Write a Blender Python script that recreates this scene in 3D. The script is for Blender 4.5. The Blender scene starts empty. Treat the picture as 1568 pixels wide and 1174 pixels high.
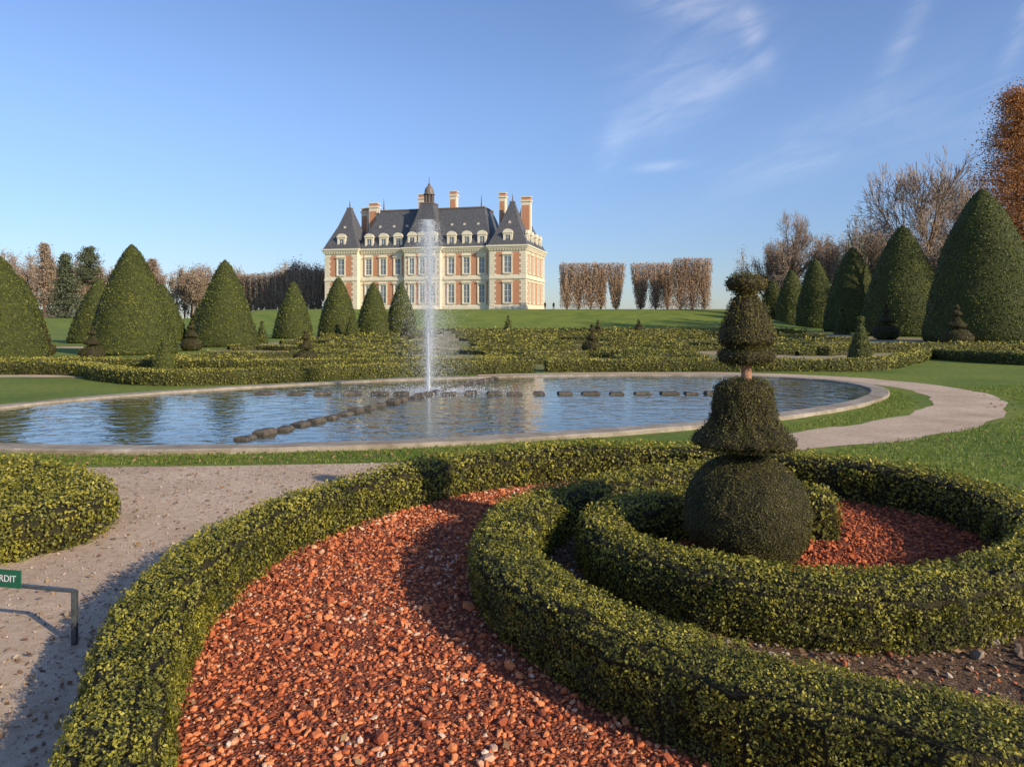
import bpy, math, numpy as np
from mathutils import Vector
rng = np.random.default_rng(7)
sc = bpy.context.scene
COL = sc.collection

# ------------------------------------------------------------------ helpers
def link(o, parent=None):
    COL.objects.link(o)
    if parent: o.parent = parent
    return o

def unit(a):
    return a/np.maximum(np.linalg.norm(a, axis=-1, keepdims=True), 1e-9)

def build(name, parts, mats, k=4, smooth=(), parent=None):
    """parts: (V, F, matidx, tint)"""
    Vs, Fs, Ms, Ts = [], [], [], []
    off = 0
    for V, F, m, t in parts:
        if len(V) == 0: continue
        Vs.append(V); Fs.append(F+off); off += len(V)
        Ms.append(np.full(len(F), m, dtype=np.int32))
        Ts.append(np.broadcast_to(np.asarray(t, dtype=np.float32), (len(F),)))
    V = np.concatenate(Vs).astype(np.float32); F = np.concatenate(Fs).astype(np.int32)
    M = np.concatenate(Ms); T = np.concatenate(Ts).astype(np.float32)
    me = bpy.data.meshes.new(name)
    me.vertices.add(len(V)); me.vertices.foreach_set("co", V.ravel())
    me.loops.add(F.size); me.loops.foreach_set("vertex_index", F.ravel())
    me.polygons.add(len(F)); me.polygons.foreach_set("loop_start", np.arange(len(F), dtype=np.int32)*k)
    me.polygons.foreach_set("material_index", M)
    me.polygons.foreach_set("use_smooth", np.isin(M, list(smooth)))
    me.update(calc_edges=True)
    a = me.attributes.new("tint", 'FLOAT', 'FACE'); a.data.foreach_set("value", T)
    me.validate()
    for m in mats: me.materials.append(m)
    return link(bpy.data.objects.new(name, me), parent)

def pymesh(name, V, F, mats, midx=None, parent=None, smooth=False):
    me = bpy.data.meshes.new(name)
    me.from_pydata([tuple(map(float, v)) for v in V], [], F)
    for m in mats: me.materials.append(m)
    if midx: me.polygons.foreach_set("material_index", midx)
    if smooth: me.polygons.foreach_set("use_smooth", [True]*len(me.polygons))
    me.update()
    return link(bpy.data.objects.new(name, me), parent)

def spline(pts, step, closed=False):
    P = np.array(pts, float); n = len(P)
    out = []
    rngi = range(n if closed else n-1)
    for i in rngi:
        if closed: p0, p1, p2, p3 = P[(i-1) % n], P[i], P[(i+1) % n], P[(i+2) % n]
        else: p0, p1, p2, p3 = P[max(i-1, 0)], P[i], P[i+1], P[min(i+2, n-1)]
        m = max(2, int(np.linalg.norm(p2-p1)/step))
        for t in np.arange(m)/m:
            out.append(.5*((2*p1)+(-p0+p2)*t+(2*p0-5*p1+4*p2-p3)*t*t+(-p0+3*p1-3*p2+p3)*t**3))
    if not closed: out.append(P[-1])
    return np.array(out)

def gridquads(n, m, wrap=False):
    i = np.arange(n-1)[:, None]; j = np.arange(m if wrap else m-1)[None, :]
    j2 = (j+1) % m
    return np.stack([i*m+j, i*m+j2, (i+1)*m+j2, (i+1)*m+j], -1).reshape(-1, 4)

def scatter(G, densf, flip=-1):
    a = G[:-1, :-1]; b = G[1:, :-1]; c = G[1:, 1:]; d = G[:-1, 1:]
    nr = np.cross(c-a, d-b); area = .5*np.linalg.norm(nr, axis=-1)
    ctr = (a+b+c+d)/4
    cnt = rng.poisson(area*densf(ctr)).ravel()
    a, b, c, d, nr = [q.reshape(-1, 3) for q in (a, b, c, d, nr)]
    idx = np.repeat(np.arange(len(cnt)), cnt)
    u = rng.random((len(idx), 1)); v = rng.random((len(idx), 1))
    P = (a[idx]*(1-u)+b[idx]*u)*(1-v)+(d[idx]*(1-u)+c[idx]*u)*v
    return P, unit(nr[idx])*flip

def leaves(P, N, s, lift=.5, wild=.9, aspect=.5, align=None):
    n = len(P)
    if n == 0: return np.zeros((0, 3)), np.zeros((0, 4), int)
    s = np.broadcast_to(np.asarray(s, float), (n,))[:, None]*rng.uniform(.65, 1.3, (n, 1))
    Nn = unit(N+rng.normal(0, wild*.6, (n, 3)))
    if align is None: R = rng.normal(0, 1, (n, 3))
    else: R = np.array(align)[None, :]+rng.normal(0, .35, (n, 3))
    if align is None: t = unit(np.cross(Nn, R))
    else: t = unit(R)
    b = unit(np.cross(Nn, t))
    C = P+N*s*rng.uniform(-.35, lift, (n, 1))
    V = np.stack([C-t*s*.5, C+b*s*.5*aspect, C+t*s*.5, C-b*s*.5*aspect], 1).reshape(-1, 3)
    return V, np.arange(n*4).reshape(n, 4)

def lod(base, k, c=.0045):
    sz = lambda C: np.maximum(base, c*np.linalg.norm(C, axis=-1))
    return sz, (lambda C: k/sz(C)**2)

def tubes(p0, p1, r0, r1, k=4):
    d = unit(p1-p0); ref = np.where(np.abs(d[:, 2:3]) > .9, np.array([[1., 0, 0]]), np.array([[0, 0, 1.]]))
    u = unit(np.cross(d, ref)); v = np.cross(d, u)
    n = len(p0); V = np.zeros((n, 2*k, 3))
    for j in range(k):
        a = 2*math.pi*j/k; o = u*math.cos(a)+v*math.sin(a)
        V[:, j] = p0+o*r0[:, None]; V[:, k+j] = p1+o*r1[:, None]
    F = np.array([[j, (j+1) % k, k+(j+1) % k, k+j] for j in range(k)])
    F = F[None]+(np.arange(n)*2*k)[:, None, None]
    return V.reshape(-1, 3), F.reshape(-1, 4)

def smst(a, b, x):
    t = np.clip((x-a)/(b-a), 0, 1); return t*t*(3-2*t)
def tz(x, y):
    x = np.asarray(x, float); y = np.asarray(y, float)
    return smst(106, 148, y)*(1.8+1.8*smst(-62, -46, x))*(1-smst(42, 52, x))

def inpoly(P, poly):
    x, y = P[:, 0], P[:, 1]; c = np.zeros(len(P), bool); n = len(poly)
    for i in range(n):
        x1, y1 = poly[i]; x2, y2 = poly[(i+1) % n]
        if y1 == y2: continue
        k = ((y1 > y) != (y2 > y)) & (x < (x2-x1)*(y-y1)/(y2-y1)+x1)
        c ^= k
    return c

def polypts(poly, dens):
    poly = np.array(poly); lo = poly.min(0); hi = poly.max(0)
    n = int((hi-lo).prod()*dens)
    P = rng.uniform(lo, hi, (n, 2))
    return P[inpoly(P, poly)]

# ------------------------------------------------------------------ materials
def newmat(name):
    m = bpy.data.materials.new(name); m.use_nodes = True
    nt = m.node_tree; nt.nodes.clear()
    out = nt.nodes.new('ShaderNodeOutputMaterial')
    return m, nt, out
def ramp(nt, cols):
    r = nt.nodes.new('ShaderNodeValToRGB'); e = r.color_ramp.elements
    while len(e) < len(cols): e.new(.5)
    for i, (p, c) in enumerate(cols): e[i].position = p; e[i].color = (*c, 1)
    return r
def leafmat(name, cols, transl=.25, rough=.6, nscale=1.2, namt=.35, tintw=.65, spec=.3):
    m, nt, out = newmat(name); N = nt.nodes; L = nt.links
    at = N.new('ShaderNodeAttribute'); at.attribute_name = 'tint'
    tc = N.new('ShaderNodeTexCoord'); no = N.new('ShaderNodeTexNoise'); no.inputs['Scale'].default_value = nscale
    no.inputs['Detail'].default_value = 3
    L.new(tc.outputs['Object'], no.inputs['Vector'])
    a = N.new('ShaderNodeMath'); a.operation = 'MULTIPLY'; a.inputs[1].default_value = tintw; L.new(at.outputs['Fac'], a.inputs[0])
    b = N.new('ShaderNodeMath'); b.operation = 'MULTIPLY_ADD'; b.inputs[1].default_value = namt*2; L.new(no.outputs['Fac'], b.inputs[0]); L.new(a.outputs[0], b.inputs[2])
    c = N.new('ShaderNodeMath'); c.operation = 'SUBTRACT'; c.inputs[1].default_value = namt*.5; L.new(b.outputs[0], c.inputs[0])
    r = ramp(nt, cols); L.new(c.outputs[0], r.inputs[0])
    p = N.new('ShaderNodeBsdfPrincipled'); p.inputs['Roughness'].default_value = rough
    p.inputs['Specular IOR Level'].default_value = spec
    L.new(r.outputs[0], p.inputs['Base Color'])
    if transl > 0:
        t = N.new('ShaderNodeBsdfTranslucent'); L.new(r.outputs[0], t.inputs[0])
        mx = N.new('ShaderNodeMixShader'); mx.inputs[0].default_value = transl
        L.new(p.outputs[0], mx.inputs[1]); L.new(t.outputs[0], mx.inputs[2]); L.new(mx.outputs[0], out.inputs[0])
    else: L.new(p.outputs[0], out.inputs[0])
    return m
def surfmat(name, cols, scale=5, detail=6, rough=.85, bump=.3, bscale=40, bdist=.01, scale2=None, cols2=None, vor=False, spec=.3, metal=0):
    m, nt, out = newmat(name); N = nt.nodes; L = nt.links
    tc = N.new('ShaderNodeTexCoord')
    no = N.new('ShaderNodeTexNoise'); no.inputs['Scale'].default_value = scale; no.inputs['Detail'].default_value = detail
    no.inputs['Roughness'].default_value = .65
    L.new(tc.outputs['Object'], no.inputs['Vector'])
    r = ramp(nt, cols); L.new(no.outputs['Fac'], r.inputs[0]); col = r.outputs[0]
    if scale2:
        n2 = N.new('ShaderNodeTexNoise'); n2.inputs['Scale'].default_value = scale2; n2.inputs['Detail'].default_value = 4
        L.new(tc.outputs['Object'], n2.inputs['Vector'])
        r2 = ramp(nt, cols2); L.new(n2.outputs['Fac'], r2.inputs[0])
        mx = N.new('ShaderNodeMix'); mx.data_type = 'RGBA'; mx.blend_type = 'MULTIPLY'; mx.inputs[0].default_value = 1
        L.new(col, mx.inputs[6]); L.new(r2.outputs[0], mx.inputs[7]); col = mx.outputs[2]
    p = N.new('ShaderNodeBsdfPrincipled'); p.inputs['Roughness'].default_value = rough
    p.inputs['Specular IOR Level'].default_value = spec; p.inputs['Metallic'].default_value = metal
    L.new(col, p.inputs['Base Color'])
    if bump:
        if vor:
            bn = N.new('ShaderNodeTexVoronoi'); o = bn.outputs['Distance']
        else:
            bn = N.new('ShaderNodeTexNoise'); o = bn.outputs['Fac']; bn.inputs['Detail'].default_value = 5
        bn.inputs['Scale'].default_value = bscale; L.new(tc.outputs['Object'], bn.inputs['Vector'])
        bp = N.new('ShaderNodeBump'); bp.inputs['Strength'].default_value = bump; bp.inputs['Distance'].default_value = bdist
        L.new(o, bp.inputs['Height']); L.new(bp.outputs[0], p.inputs['Normal'])
    L.new(p.outputs[0], out.inputs[0])
    return m

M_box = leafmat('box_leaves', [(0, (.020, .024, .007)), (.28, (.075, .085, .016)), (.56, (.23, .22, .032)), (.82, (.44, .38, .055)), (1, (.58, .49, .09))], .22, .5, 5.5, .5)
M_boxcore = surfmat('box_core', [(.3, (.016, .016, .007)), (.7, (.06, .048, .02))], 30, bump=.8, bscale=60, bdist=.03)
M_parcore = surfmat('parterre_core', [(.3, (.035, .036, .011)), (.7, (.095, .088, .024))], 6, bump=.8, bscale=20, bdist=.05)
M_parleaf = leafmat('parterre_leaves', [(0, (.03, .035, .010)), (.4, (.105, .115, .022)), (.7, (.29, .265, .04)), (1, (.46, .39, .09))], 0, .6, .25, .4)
M_yew = leafmat('yew_leaves', [(0, (.022, .03, .007)), (.4, (.070, .088, .015)), (.75, (.165, .172, .026)), (1, (.27, .24, .055))], 0, .6, .6, .35)
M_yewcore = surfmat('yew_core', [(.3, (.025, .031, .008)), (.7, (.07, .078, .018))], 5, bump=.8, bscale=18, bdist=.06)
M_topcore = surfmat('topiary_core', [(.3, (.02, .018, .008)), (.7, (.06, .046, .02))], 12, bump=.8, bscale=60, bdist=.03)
M_top = leafmat('topiary_leaves', [(0, (.025, .025, .009)), (.4, (.08, .08, .02)), (.75, (.19, .16, .04)), (1, (.40, .24, .09))], .15, .6, 6, .38)
M_bark = surfmat('bark', [(.3, (.07, .045, .03)), (.7, (.2, .13, .09))], 12, bump=.6, bscale=30, bdist=.02)
M_redbark = surfmat('yew_bark', [(.3, (.28, .14, .09)), (.7, (.5, .3, .2))], 20, bump=.6, bscale=60, bdist=.01)
M_twig = leafmat('twigs', [(0, (.15, .105, .075)), (.5, (.33, .24, .17)), (1, (.50, .39, .29))], 0, .9, .05, .3)
M_hornbeam = leafmat('hornbeam_twigs', [(0, (.14, .09, .06)), (.5, (.36, .24, .165)), (1, (.56, .40, .28))], 0, .9, .2, .4)
M_twiggrey = leafmat('grey_twigs', [(0, (.12, .09, .07)), (.5, (.28, .21, .165)), (1, (.44, .35, .28))], 0, .9, .05, .3)
M_orange = leafmat('rusty_foliage', [(0, (.13, .055, .025)), (.5, (.44, .19, .065)), (1, (.66, .37, .14))], .2, .7, .3, .35)
M_spruce = leafmat('conifer_needles', [(0, (.03, .036, .024)), (.5, (.10, .115, .065)), (1, (.19, .21, .12))], 0, .7, .3, .3)
M_grass = surfmat('lawn', [(.25, (.09, .135, .018)), (.5, (.17, .225, .032)), (.75, (.29, .30, .065))], 6, 9, .9, .8, 120, .03, .35, [(.3, (.68, .8, .65)), (.5, (1, 1, .95)), (.7, (1.25, 1.12, .9))])
M_blade = leafmat('grass_blades', [(0, (.06, .10, .012)), (.5, (.16, .23, .03)), (1, (.34, .35, .08))], .3, .5, 2, .4)
M_path = surfmat('path_gravel', [(.25, (.42, .30, .20)), (.5, (.63, .48, .35)), (.8, (.74, .61, .48))], 14, 10, .95, .7, 130, .012, .9, [(.3, (.76, .71, .66)), (.65, (1.05, 1.02, 1))])
M_soil = surfmat('soil', [(.3, (.07, .04, .024)), (.6, (.17, .10, .06)), (.8, (.27, .17, .11))], 25, 8, .95, .9, 70, .02)
M_redbed = surfmat('red_gravel_bed', [(.3, (.13, .035, .016)), (.6, (.30, .085, .04)), (.85, (.40, .15, .08))], 45, 6, .9, .9, 60, .02, vor=True)
M_redstone = leafmat('red_stones', [(0, (.10, .034, .024)), (.2, (.27, .068, .034)), (.5, (.58, .155, .058)), (.84, (.72, .26, .105)), (.94, (.70, .42, .27)), (1, (.72, .60, .50))], 0, .85, 1.3, .16, .88)
M_pebble = leafmat('pebbles', [(0, (.14, .10, .07)), (.5, (.34, .26, .19)), (1, (.66, .56, .45))], 0, .9, 3, .2, .8)
M_deadleaf = leafmat('fallen_leaves', [(0, (.10, .05, .03)), (.5, (.26, .14, .07)), (1, (.42, .28, .14))], 0, .8, 3, .2, .8)
M_parg = surfmat('parterre_ground', [(.3, (.10, .12, .03)), (.45, (.18, .18, .05)), (.55, (.34, .26, .15)), (.75, (.52, .42, .30))], .22, 5, .95, .5, 8, .05)
M_coping = surfmat('coping_stone', [(.3, (.30, .25, .19)), (.6, (.48, .41, .33)), (.8, (.60, .52, .43))], 6, 8, .85, .5, 60, .01, 1.1, [(.3, (.6, .56, .5)), (.7, (1, 1, 1))])
M_block = surfmat('mossy_stone', [(.3, (.045, .04, .035)), (.6, (.14, .115, .09)), (.85, (.32, .27, .21))], 9, 6, .8, .8, 30, .02)
M_stone = surfmat('limestone', [(.3, (.70, .61, .45)), (.7, (.82, .75, .60))], 1.2, 6, .85, .2, 10, .02)
M_brick = surfmat('brick', [(.3, (.48, .215, .12)), (.7, (.62, .31, .19))], 3, 6, .9, .2, 12, .02)
M_slate = surfmat('slate', [(.3, (.065, .066, .076)), (.7, (.15, .15, .16))], 2.5, 8, .55, .4, 6, .03)
M_lead = surfmat('lead', [(.3, (.14, .11, .10)), (.7, (.25, .2, .18))], 3, 4, .5, .1, 10, .01)
M_winglass = surfmat('window_glass', [(.3, (.10, .12, .15)), (.7, (.26, .29, .32))], .4, 2, .12, 0, spec=.8)
M_frame = surfmat('white_paint', [(.3, (.6, .58, .52)), (.7, (.72, .7, .64))], 4, 3, .6, 0)
M_steel = surfmat('dark_steel', [(.3, (.06, .07, .075)), (.7, (.14, .15, .155))], 30, 4, .45, .2, 90, .002, metal=.4)
M_sign = surfmat('green_enamel', [(.3, (.012, .10, .055)), (.7, (.018, .13, .07))], 20, 3, .35, 0)
M_white = surfmat('white_lettering', [(.3, (.7, .7, .7)), (.7, (.8, .8, .8))], 20, 3, .5, 0)
M_drop = leafmat('water_spray', [(0, (.8, .84, .88)), (1, (.95, .96, .97))], .4, .25, 3, .1, .5)
M_skin = surfmat('skin', [(.3, (.4, .25, .18)), (.7, (.5, .32, .24))], 5, 2, .6, 0)
M_coat = surfmat('dark_clothes', [(.3, (.02, .022, .03)), (.7, (.05, .05, .06))], 5, 2, .8, 0)

# ------------------------------------------------------------------ ground
xs = np.concatenate([[-1800, -900, -400, -200, -120], np.arange(-84, 85, 3), [120, 200, 400, 900, 1800]]).astype(float)
ys = np.concatenate([[-60, -20, 0, 20, 50, 80, 100], np.arange(105, 153, 3), [170, 220, 400, 900, 2600]]).astype(float)
X, Y = np.meshgrid(xs, ys, indexing='ij')
G = np.stack([X, Y, tz(X, Y)], -1)
build('ground', [(G.reshape(-1, 3), gridquads(len(xs), len(ys))[:, ::-1], 0, 0.)], [M_grass], smooth=(0,))

def sheet(name, poly, z, mat):
    return pymesh(name, [(x, y, z) for x, y in poly], [list(range(len(poly)))], [mat])
def strip(name, pts, w, z, mat, step=.4):
    C = spline(pts, step); T = unit(np.gradient(C, axis=0)); S = np.stack([T[:, 1], -T[:, 0]], -1)
    w = np.interp(np.linspace(0, 1, len(C)), np.linspace(0, 1, len(w)), w) if hasattr(w, '__len__') else np.full(len(C), w)
    w = w*(1+.06*np.sin(np.arange(len(C))*1.3)+.05*rng.normal(0, 1, len(C)))
    G = np.stack([C-S*w[:, None]/2, C+S*w[:, None]/2], 1)
    G = np.concatenate([G, np.full(G.shape[:2]+(1,), z)], -1)
    return build(name, [(G.reshape(-1, 3), gridquads(len(C), 2), 0, 0.)], [mat])

# foreground hedges centre lines
A = [(-.85, .9), (-1.02, 1.6), (-1.24, 2.25), (-1.52, 2.95), (-1.76, 3.7), (-1.85, 4.5), (-1.76, 5.3), (-1.46, 6.1), (-1.02, 6.8), (-.45, 7.4), (.45, 7.85),
     (1.55, 8.0), (2.45, 7.65), (3.1, 7.2), (3.6, 6.65), (3.8, 6.05), (3.72, 5.4), (3.42, 4.8), (2.98, 4.32), (2.42, 4.02), (1.9, 3.92), (1.38, 4.02),
     (.98, 4.3), (.7, 4.72), (.64, 5.2), (.84, 5.58), (1.25, 5.82), (1.8, 5.88), (2.48, 5.84)]
B = [(4.6, 2.3), (3.4, 2.15), (2.4, 2.22), (1.72, 2.44), (1.12, 2.78), (.56, 3.3), (.16, 3.92), (-.04, 4.58), (.02, 5.25), (.33, 5.88), (.85, 6.3), (1.5, 6.75), (2.3, 7.3)]
Lh = [(-8.5, 7.2), (-5.4, 6.9), (-4.55, 6.68), (-3.88, 6.2), (-3.68, 5.8), (-3.88, 5.45), (-4.5, 5.3), (-8.5, 5.3)]

path_poly = [(-16, 8.4), (-7, 8.35), (-4.8, 8.5), (-3, 8.62), (-1.6, 8.75), (-.9, 8.85), (-.2, 8.35), (-.45, 7.4), (-1.02, 6.8), (-1.46, 6.1), (-1.76, 5.3), (-1.86, 4.5), (-1.76, 3.7),
             (-1.52, 2.95), (-1.24, 2.25), (-.85, .9), (-.8, -6), (-16, -6)]
sheet('gravel_path', path_poly, .004, M_path)
sheet('soil_bed', [(-8.5, 7.2), (-5.4, 6.9), (-4.5, 6.7), (-4.0, 6.2), (-3.8, 5.75), (-4.0, 5.35), (-8.5, 5.3)], .008, M_soil)
strip('gravel_path', [(2.4, 9.2), (3.3, 9.95), (4.2, 10.45), (5.3, 11.05), (7.1, 12.4), (8.75, 14.3), (9.95, 16.6), (10.15, 18.9), (9.3, 21.2), (7, 22.9), (3.5, 23.15), (.6, 22.7), (-1, 22.3)],
      [.9, 1.3, 1.3, 1.35, 1.5, 1.4, 1.2, .9, .8, .7], .004, M_path)
strip('gravel_path', [(-30, 22), (-20, 21.3), (-14, 22.2), (-11.2, 21.4), (-9.4, 19.9)], [1, 1, 1, .8], .004, M_path)
strip('gravel_path', [(20, 34), (24, 31), (32, 29)], 1.2, .008, M_path)
strip('gravel_path', [(-34, 42), (-26, 44), (-20, 47)], 2.5, .008, M_path)
Ared = [tuple(p) for p in spline(A[:19], .2)]
red_all = Ared+[(4.8, 4.0), (5, -4), (-.8, -4)]
sheet('red_gravel', red_all, .006, M_redbed)
soil_poly = [(4.8, 2.4), (3.4, 2.2), (2.4, 2.27), (1.72, 2.5), (1.12, 2.83), (.56, 3.35), (.16, 3.92), (-.04, 4.58), (.02, 5.25), (.33, 5.85), (.85, 6.25), (1.5, 6.7), (2.3, 7.25),
             (2.4, 6.2), (2.45, 5.9), (1.8, 5.88), (1.25, 5.82), (.84, 5.58), (.64, 5.2), (.7, 4.72), (.98, 4.3), (1.38, 4.02), (1.9, 3.92), (2.42, 4.02), (2.98, 4.32), (3.42, 4.8), (4.8, 5)]
sheet('soil_bed', soil_poly, .010, M_soil)
sheet('parterre_ground', [(-12, 24), (.5, 24.2), (11, 24.6), (17, 31), (30, 33), (36, 60), (38, 104), (-24, 104), (-18, 60), (-16, 40), (-14, 28)], .004, M_parg)

# ------------------------------------------------------------------ stones
ph = (1+5**.5)/2
ico = unit(np.array([(-1, ph, 0), (1, ph, 0), (-1, -ph, 0), (1, -ph, 0), (0, -1, ph), (0, 1, ph), (0, -1, -ph), (0, 1, -ph), (ph, 0, -1), (ph, 0, 1), (-ph, 0, -1), (-ph, 0, 1)], float))
icof = np.array([(0, 11, 5), (0, 5, 1), (0, 1, 7), (0, 7, 10), (0, 10, 11), (1, 5, 9), (5, 11, 4), (11, 10, 2), (10, 7, 6), (7, 1, 8), (3, 9, 4), (3, 4, 2), (3, 2, 6), (3, 6, 8), (3, 8, 9), (4, 9, 5), (2, 4, 11), (6, 2, 10), (8, 6, 7), (9, 8, 1)])
def stones(P, s, z=0.):
    n = len(P); s = np.broadcast_to(s, (n,))
    B_ = ico[None]*rng.uniform(.75, 1.18, (n, 12, 1))
    sc_ = np.stack([rng.uniform(.65, 1.2, n), rng.uniform(.55, .95, n), rng.uniform(.35, .65, n)], -1)*s[:, None]*.5
    B_ = B_*sc_[:, None]
    q = rng.normal(0, 1, (n, 4))*np.array([1, .28, .28, 1]); q /= np.linalg.norm(q, axis=1, keepdims=True)
    w, x, y, zz = q.T
    R = np.stack([1-2*(y*y+zz*zz), 2*(x*y-zz*w), 2*(x*zz+y*w), 2*(x*y+zz*w), 1-2*(x*x+zz*zz), 2*(y*zz-x*w), 2*(x*zz-y*w), 2*(y*zz+x*w), 1-2*(x*x+y*y)], -1).reshape(n, 3, 3)
    V = np.einsum('nij,nkj->nki', R, B_)
    V[..., :2] += P[:, None, :]; V[..., 2] += (z+s*rng.uniform(.05, .4, n))[:, None]
    F = icof[None]+(np.arange(n)*12)[:, None, None]
    t = np.repeat(rng.random(n), 20)
    return V.reshape(-1, 3), F.reshape(-1, 3), t
Bsp = [tuple(p) for p in spline(B, .2)]
left_zone = [(-.95, 1.6)]+[tuple(p) for p in spline(A[2:12], .2)]+[(2.3, 7.3)]+Bsp[::-1][:-8]+[(1.5, 1.6)]
P = polypts(left_zone, 2500); s = rng.lognormal(math.log(.0225), .36, len(P))
V, F, t = stones(P, s); pr = [(V, F, 0, t)]
inC = [tuple(p) for p in spline(A[13:28], .2)]
P = polypts(inC, 1500); V, F, t = stones(P, rng.lognormal(math.log(.026), .3, len(P)), .004); pr.append((V, F, 0, t*.6))
build('red_gravel_stones', pr, [M_redstone], k=3)
P = polypts(soil_poly, 300); V, F, t = stones(P, rng.lognormal(math.log(.017), .55, len(P)), .008); pr = [(V, F, 0, t**1.5)]
P = polypts(soil_poly, 100); V, F, t2 = stones(P, rng.lognormal(math.log(.02), .4, len(P)), .008); pr.append((V, F, 1, t2*.7))
build('soil_stones', pr, [M_pebble, M_redstone], k=3)
near_path = [(-6, 8.5), (-3, 8.6), (-.9, 8.8), (-1.2, 6.8), (-2, 5), (-1.9, 3.2), (-1.4, 1.5), (-5, 1.5)]
P = polypts(near_path, 700); V, F, t = stones(P, rng.lognormal(math.log(.009), .5, len(P)), .004); pr = [(V, F, 0, t*.9)]
build('path_pebbles', pr, [M_pebble], k=3)
P = polypts(near_path, 45); P3 = np.c_[P, np.full(len(P), .012)]
V, F = leaves(P3, np.tile([0, 0, 1.], (len(P), 1)), .04, .3, .5, .6); pr = [(V, F, 0, rng.random(len(F)))]
P = polypts([(-2.6, 3), (-1.9, 3), (-2.1, 5), (-1.6, 6.3), (-.8, 7.4), (-.3, 8.2), (-.9, 8.2), (-2.1, 6.6), (-2.6, 5)], 240); P3 = np.c_[P, np.full(len(P), .012)]
V, F = leaves(P3, np.tile([0, 0, 1.], (len(P), 1)), .032, .3, .5, .6); pr.append((V, F, 0, rng.random(len(F))))
P = polypts(soil_poly, 420); P3 = np.c_[P, np.full(len(P), .02)]
V, F = leaves(P3, np.tile([0, 0, 1.], (len(P), 1)), .035, .3, .6, .6); pr.append((V, F, 0, rng.random(len(F))))
P = polypts([(-9, 8.4), (3, 9), (3, 9.6), (-9, 9.2)], 80); P3 = np.c_[P, np.full(len(P), .03)]
V, F = leaves(P3, np.tile([0, 0, 1.], (len(P), 1)), .05, .3, .6, .6); pr.append((V, F, 0, rng.random(len(F))))
P = polypts([(3.5, 8), (4.4, 6), (12, 9), (14, 18), (11, 18), (8, 12.2), (4.2, 9.6)], 9); P3 = np.c_[P, np.full(len(P), .035)]
V, F = leaves(P3, np.tile([0, 0, 1.], (len(P), 1)), .06, .3, .6, .6); pr.append((V, F, 0, rng.random(len(F))))
P = polypts(left_zone, 14); P3 = np.c_[P, np.full(len(P), .03)]
V, F = leaves(P3, np.tile([0, 0, 1.], (len(P), 1)), .035, .3, .6, .6); pr.append((V, F, 0, rng.random(len(F))))
build('fallen_leaves', pr, [M_deadleaf])

# ------------------------------------------------------------------ hedges
def hedge_grid(pts, w, h, step=.08, inset=0., z0=None, rough=.02):
    C = spline(pts, step); T = unit(np.gradient(C, axis=0)); S = np.stack([T[:, 1], -T[:, 0]], -1)
    hw = w/2-inset; hh = h-inset; rd = min(.06, w*.18)
    sec = np.array([(-hw*.94, 0), (-hw*.99, .25*hh), (-hw*1.02, .55*hh), (-hw, hh-rd), (-hw+rd*.35, hh-rd*.3), (-hw+rd, hh), (-hw*.3, hh*1.01), (hw*.3, hh*1.01),
                    (hw-rd, hh), (hw-rd*.35, hh-rd*.3), (hw, hh-rd), (hw*1.02, .55*hh), (hw*.99, .25*hh), (hw*.94, 0)])
    n = len(C); t = np.arange(n)*step
    f = 1+.05*np.sin(t*2.1+1)+.04*np.sin(t*5.3)+.02*np.sin(t*11.3)+rng.normal(0, .01, n)
    g = 1+.03*np.sin(t*1.7+2)+.03*np.sin(t*4.1+1)+.015*np.sin(t*13.1)
    G = np.zeros((n, len(sec), 3))
    G[..., :2] = C[:, None]+S[:, None]*(sec[None, :, 0:1]*f[:, None, None])
    G[..., 2] = sec[None, :, 1]*g[:, None]
    G += rng.normal(0, rough, G.shape)*np.array([1, 1, .6])
    if z0 is not None: G[..., 2] += z0(G[..., 0], G[..., 1])
    return G, C, T
def hedge_parts(pts, w, h, base, k, c=.0045, step=.08, rough=.008, caps=True, z0=None, core_in=.03, topb=.0, lift=.8, tm=.40):
    G, C, T = hedge_grid(pts, w, h, step, core_in, z0, rough)
    n, m = G.shape[:2]
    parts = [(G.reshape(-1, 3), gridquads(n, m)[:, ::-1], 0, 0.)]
    if caps:
        for e in (0, n-1):
            ring = G[e]; half = m//2
            V = np.concatenate([ring[:half], ring[half:][::-1]])
            F = np.array([[i, i+1, half+i+1, half+i] for i in range(half-1)])
            parts.append((V, F, 0, 0.))
    szf, df = lod(base, k, c)
    P, N = scatter(G, df)
    if caps:
        for e, sg in ((0, -1), (n-1, 1)):
            mm = int(w*h*df(G[e].mean(0)[None])[0])
            S = np.array([T[e][1], -T[e][0], 0])
            q = C[e][None]; pp = np.concatenate([np.tile(q, (mm, 1)), np.zeros((mm, 1))], 1)
            pp += S*rng.uniform(-w*.48, w*.48, (mm, 1)); pp[:, 2] = rng.uniform(0, h*.98, mm)
            P = np.concatenate([P, pp]); N = np.concatenate([N, np.tile([T[e][0]*sg, T[e][1]*sg, 0], (mm, 1))])
    s = szf(P)
    V, F = leaves(P+N*core_in*.6, N, s, lift, 1.0, .6)
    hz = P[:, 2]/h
    t = rng.normal(tm, .22, len(F))+.16*(np.clip(hz, 0, 1)-.6)+topb*(hz > .85)  # lighter top leaves: yellow new growth, plus bright tops over dark sides painted in
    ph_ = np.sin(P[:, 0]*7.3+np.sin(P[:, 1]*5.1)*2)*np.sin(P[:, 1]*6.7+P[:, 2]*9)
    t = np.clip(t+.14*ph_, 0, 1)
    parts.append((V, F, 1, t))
    return parts
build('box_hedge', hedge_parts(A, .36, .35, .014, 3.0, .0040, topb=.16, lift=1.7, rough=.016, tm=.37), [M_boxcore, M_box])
build('box_hedge', hedge_parts(B, .41, .35, .014, 3.0, .0040, topb=.14, lift=1.7, rough=.016, tm=.34), [M_boxcore, M_box])
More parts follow.
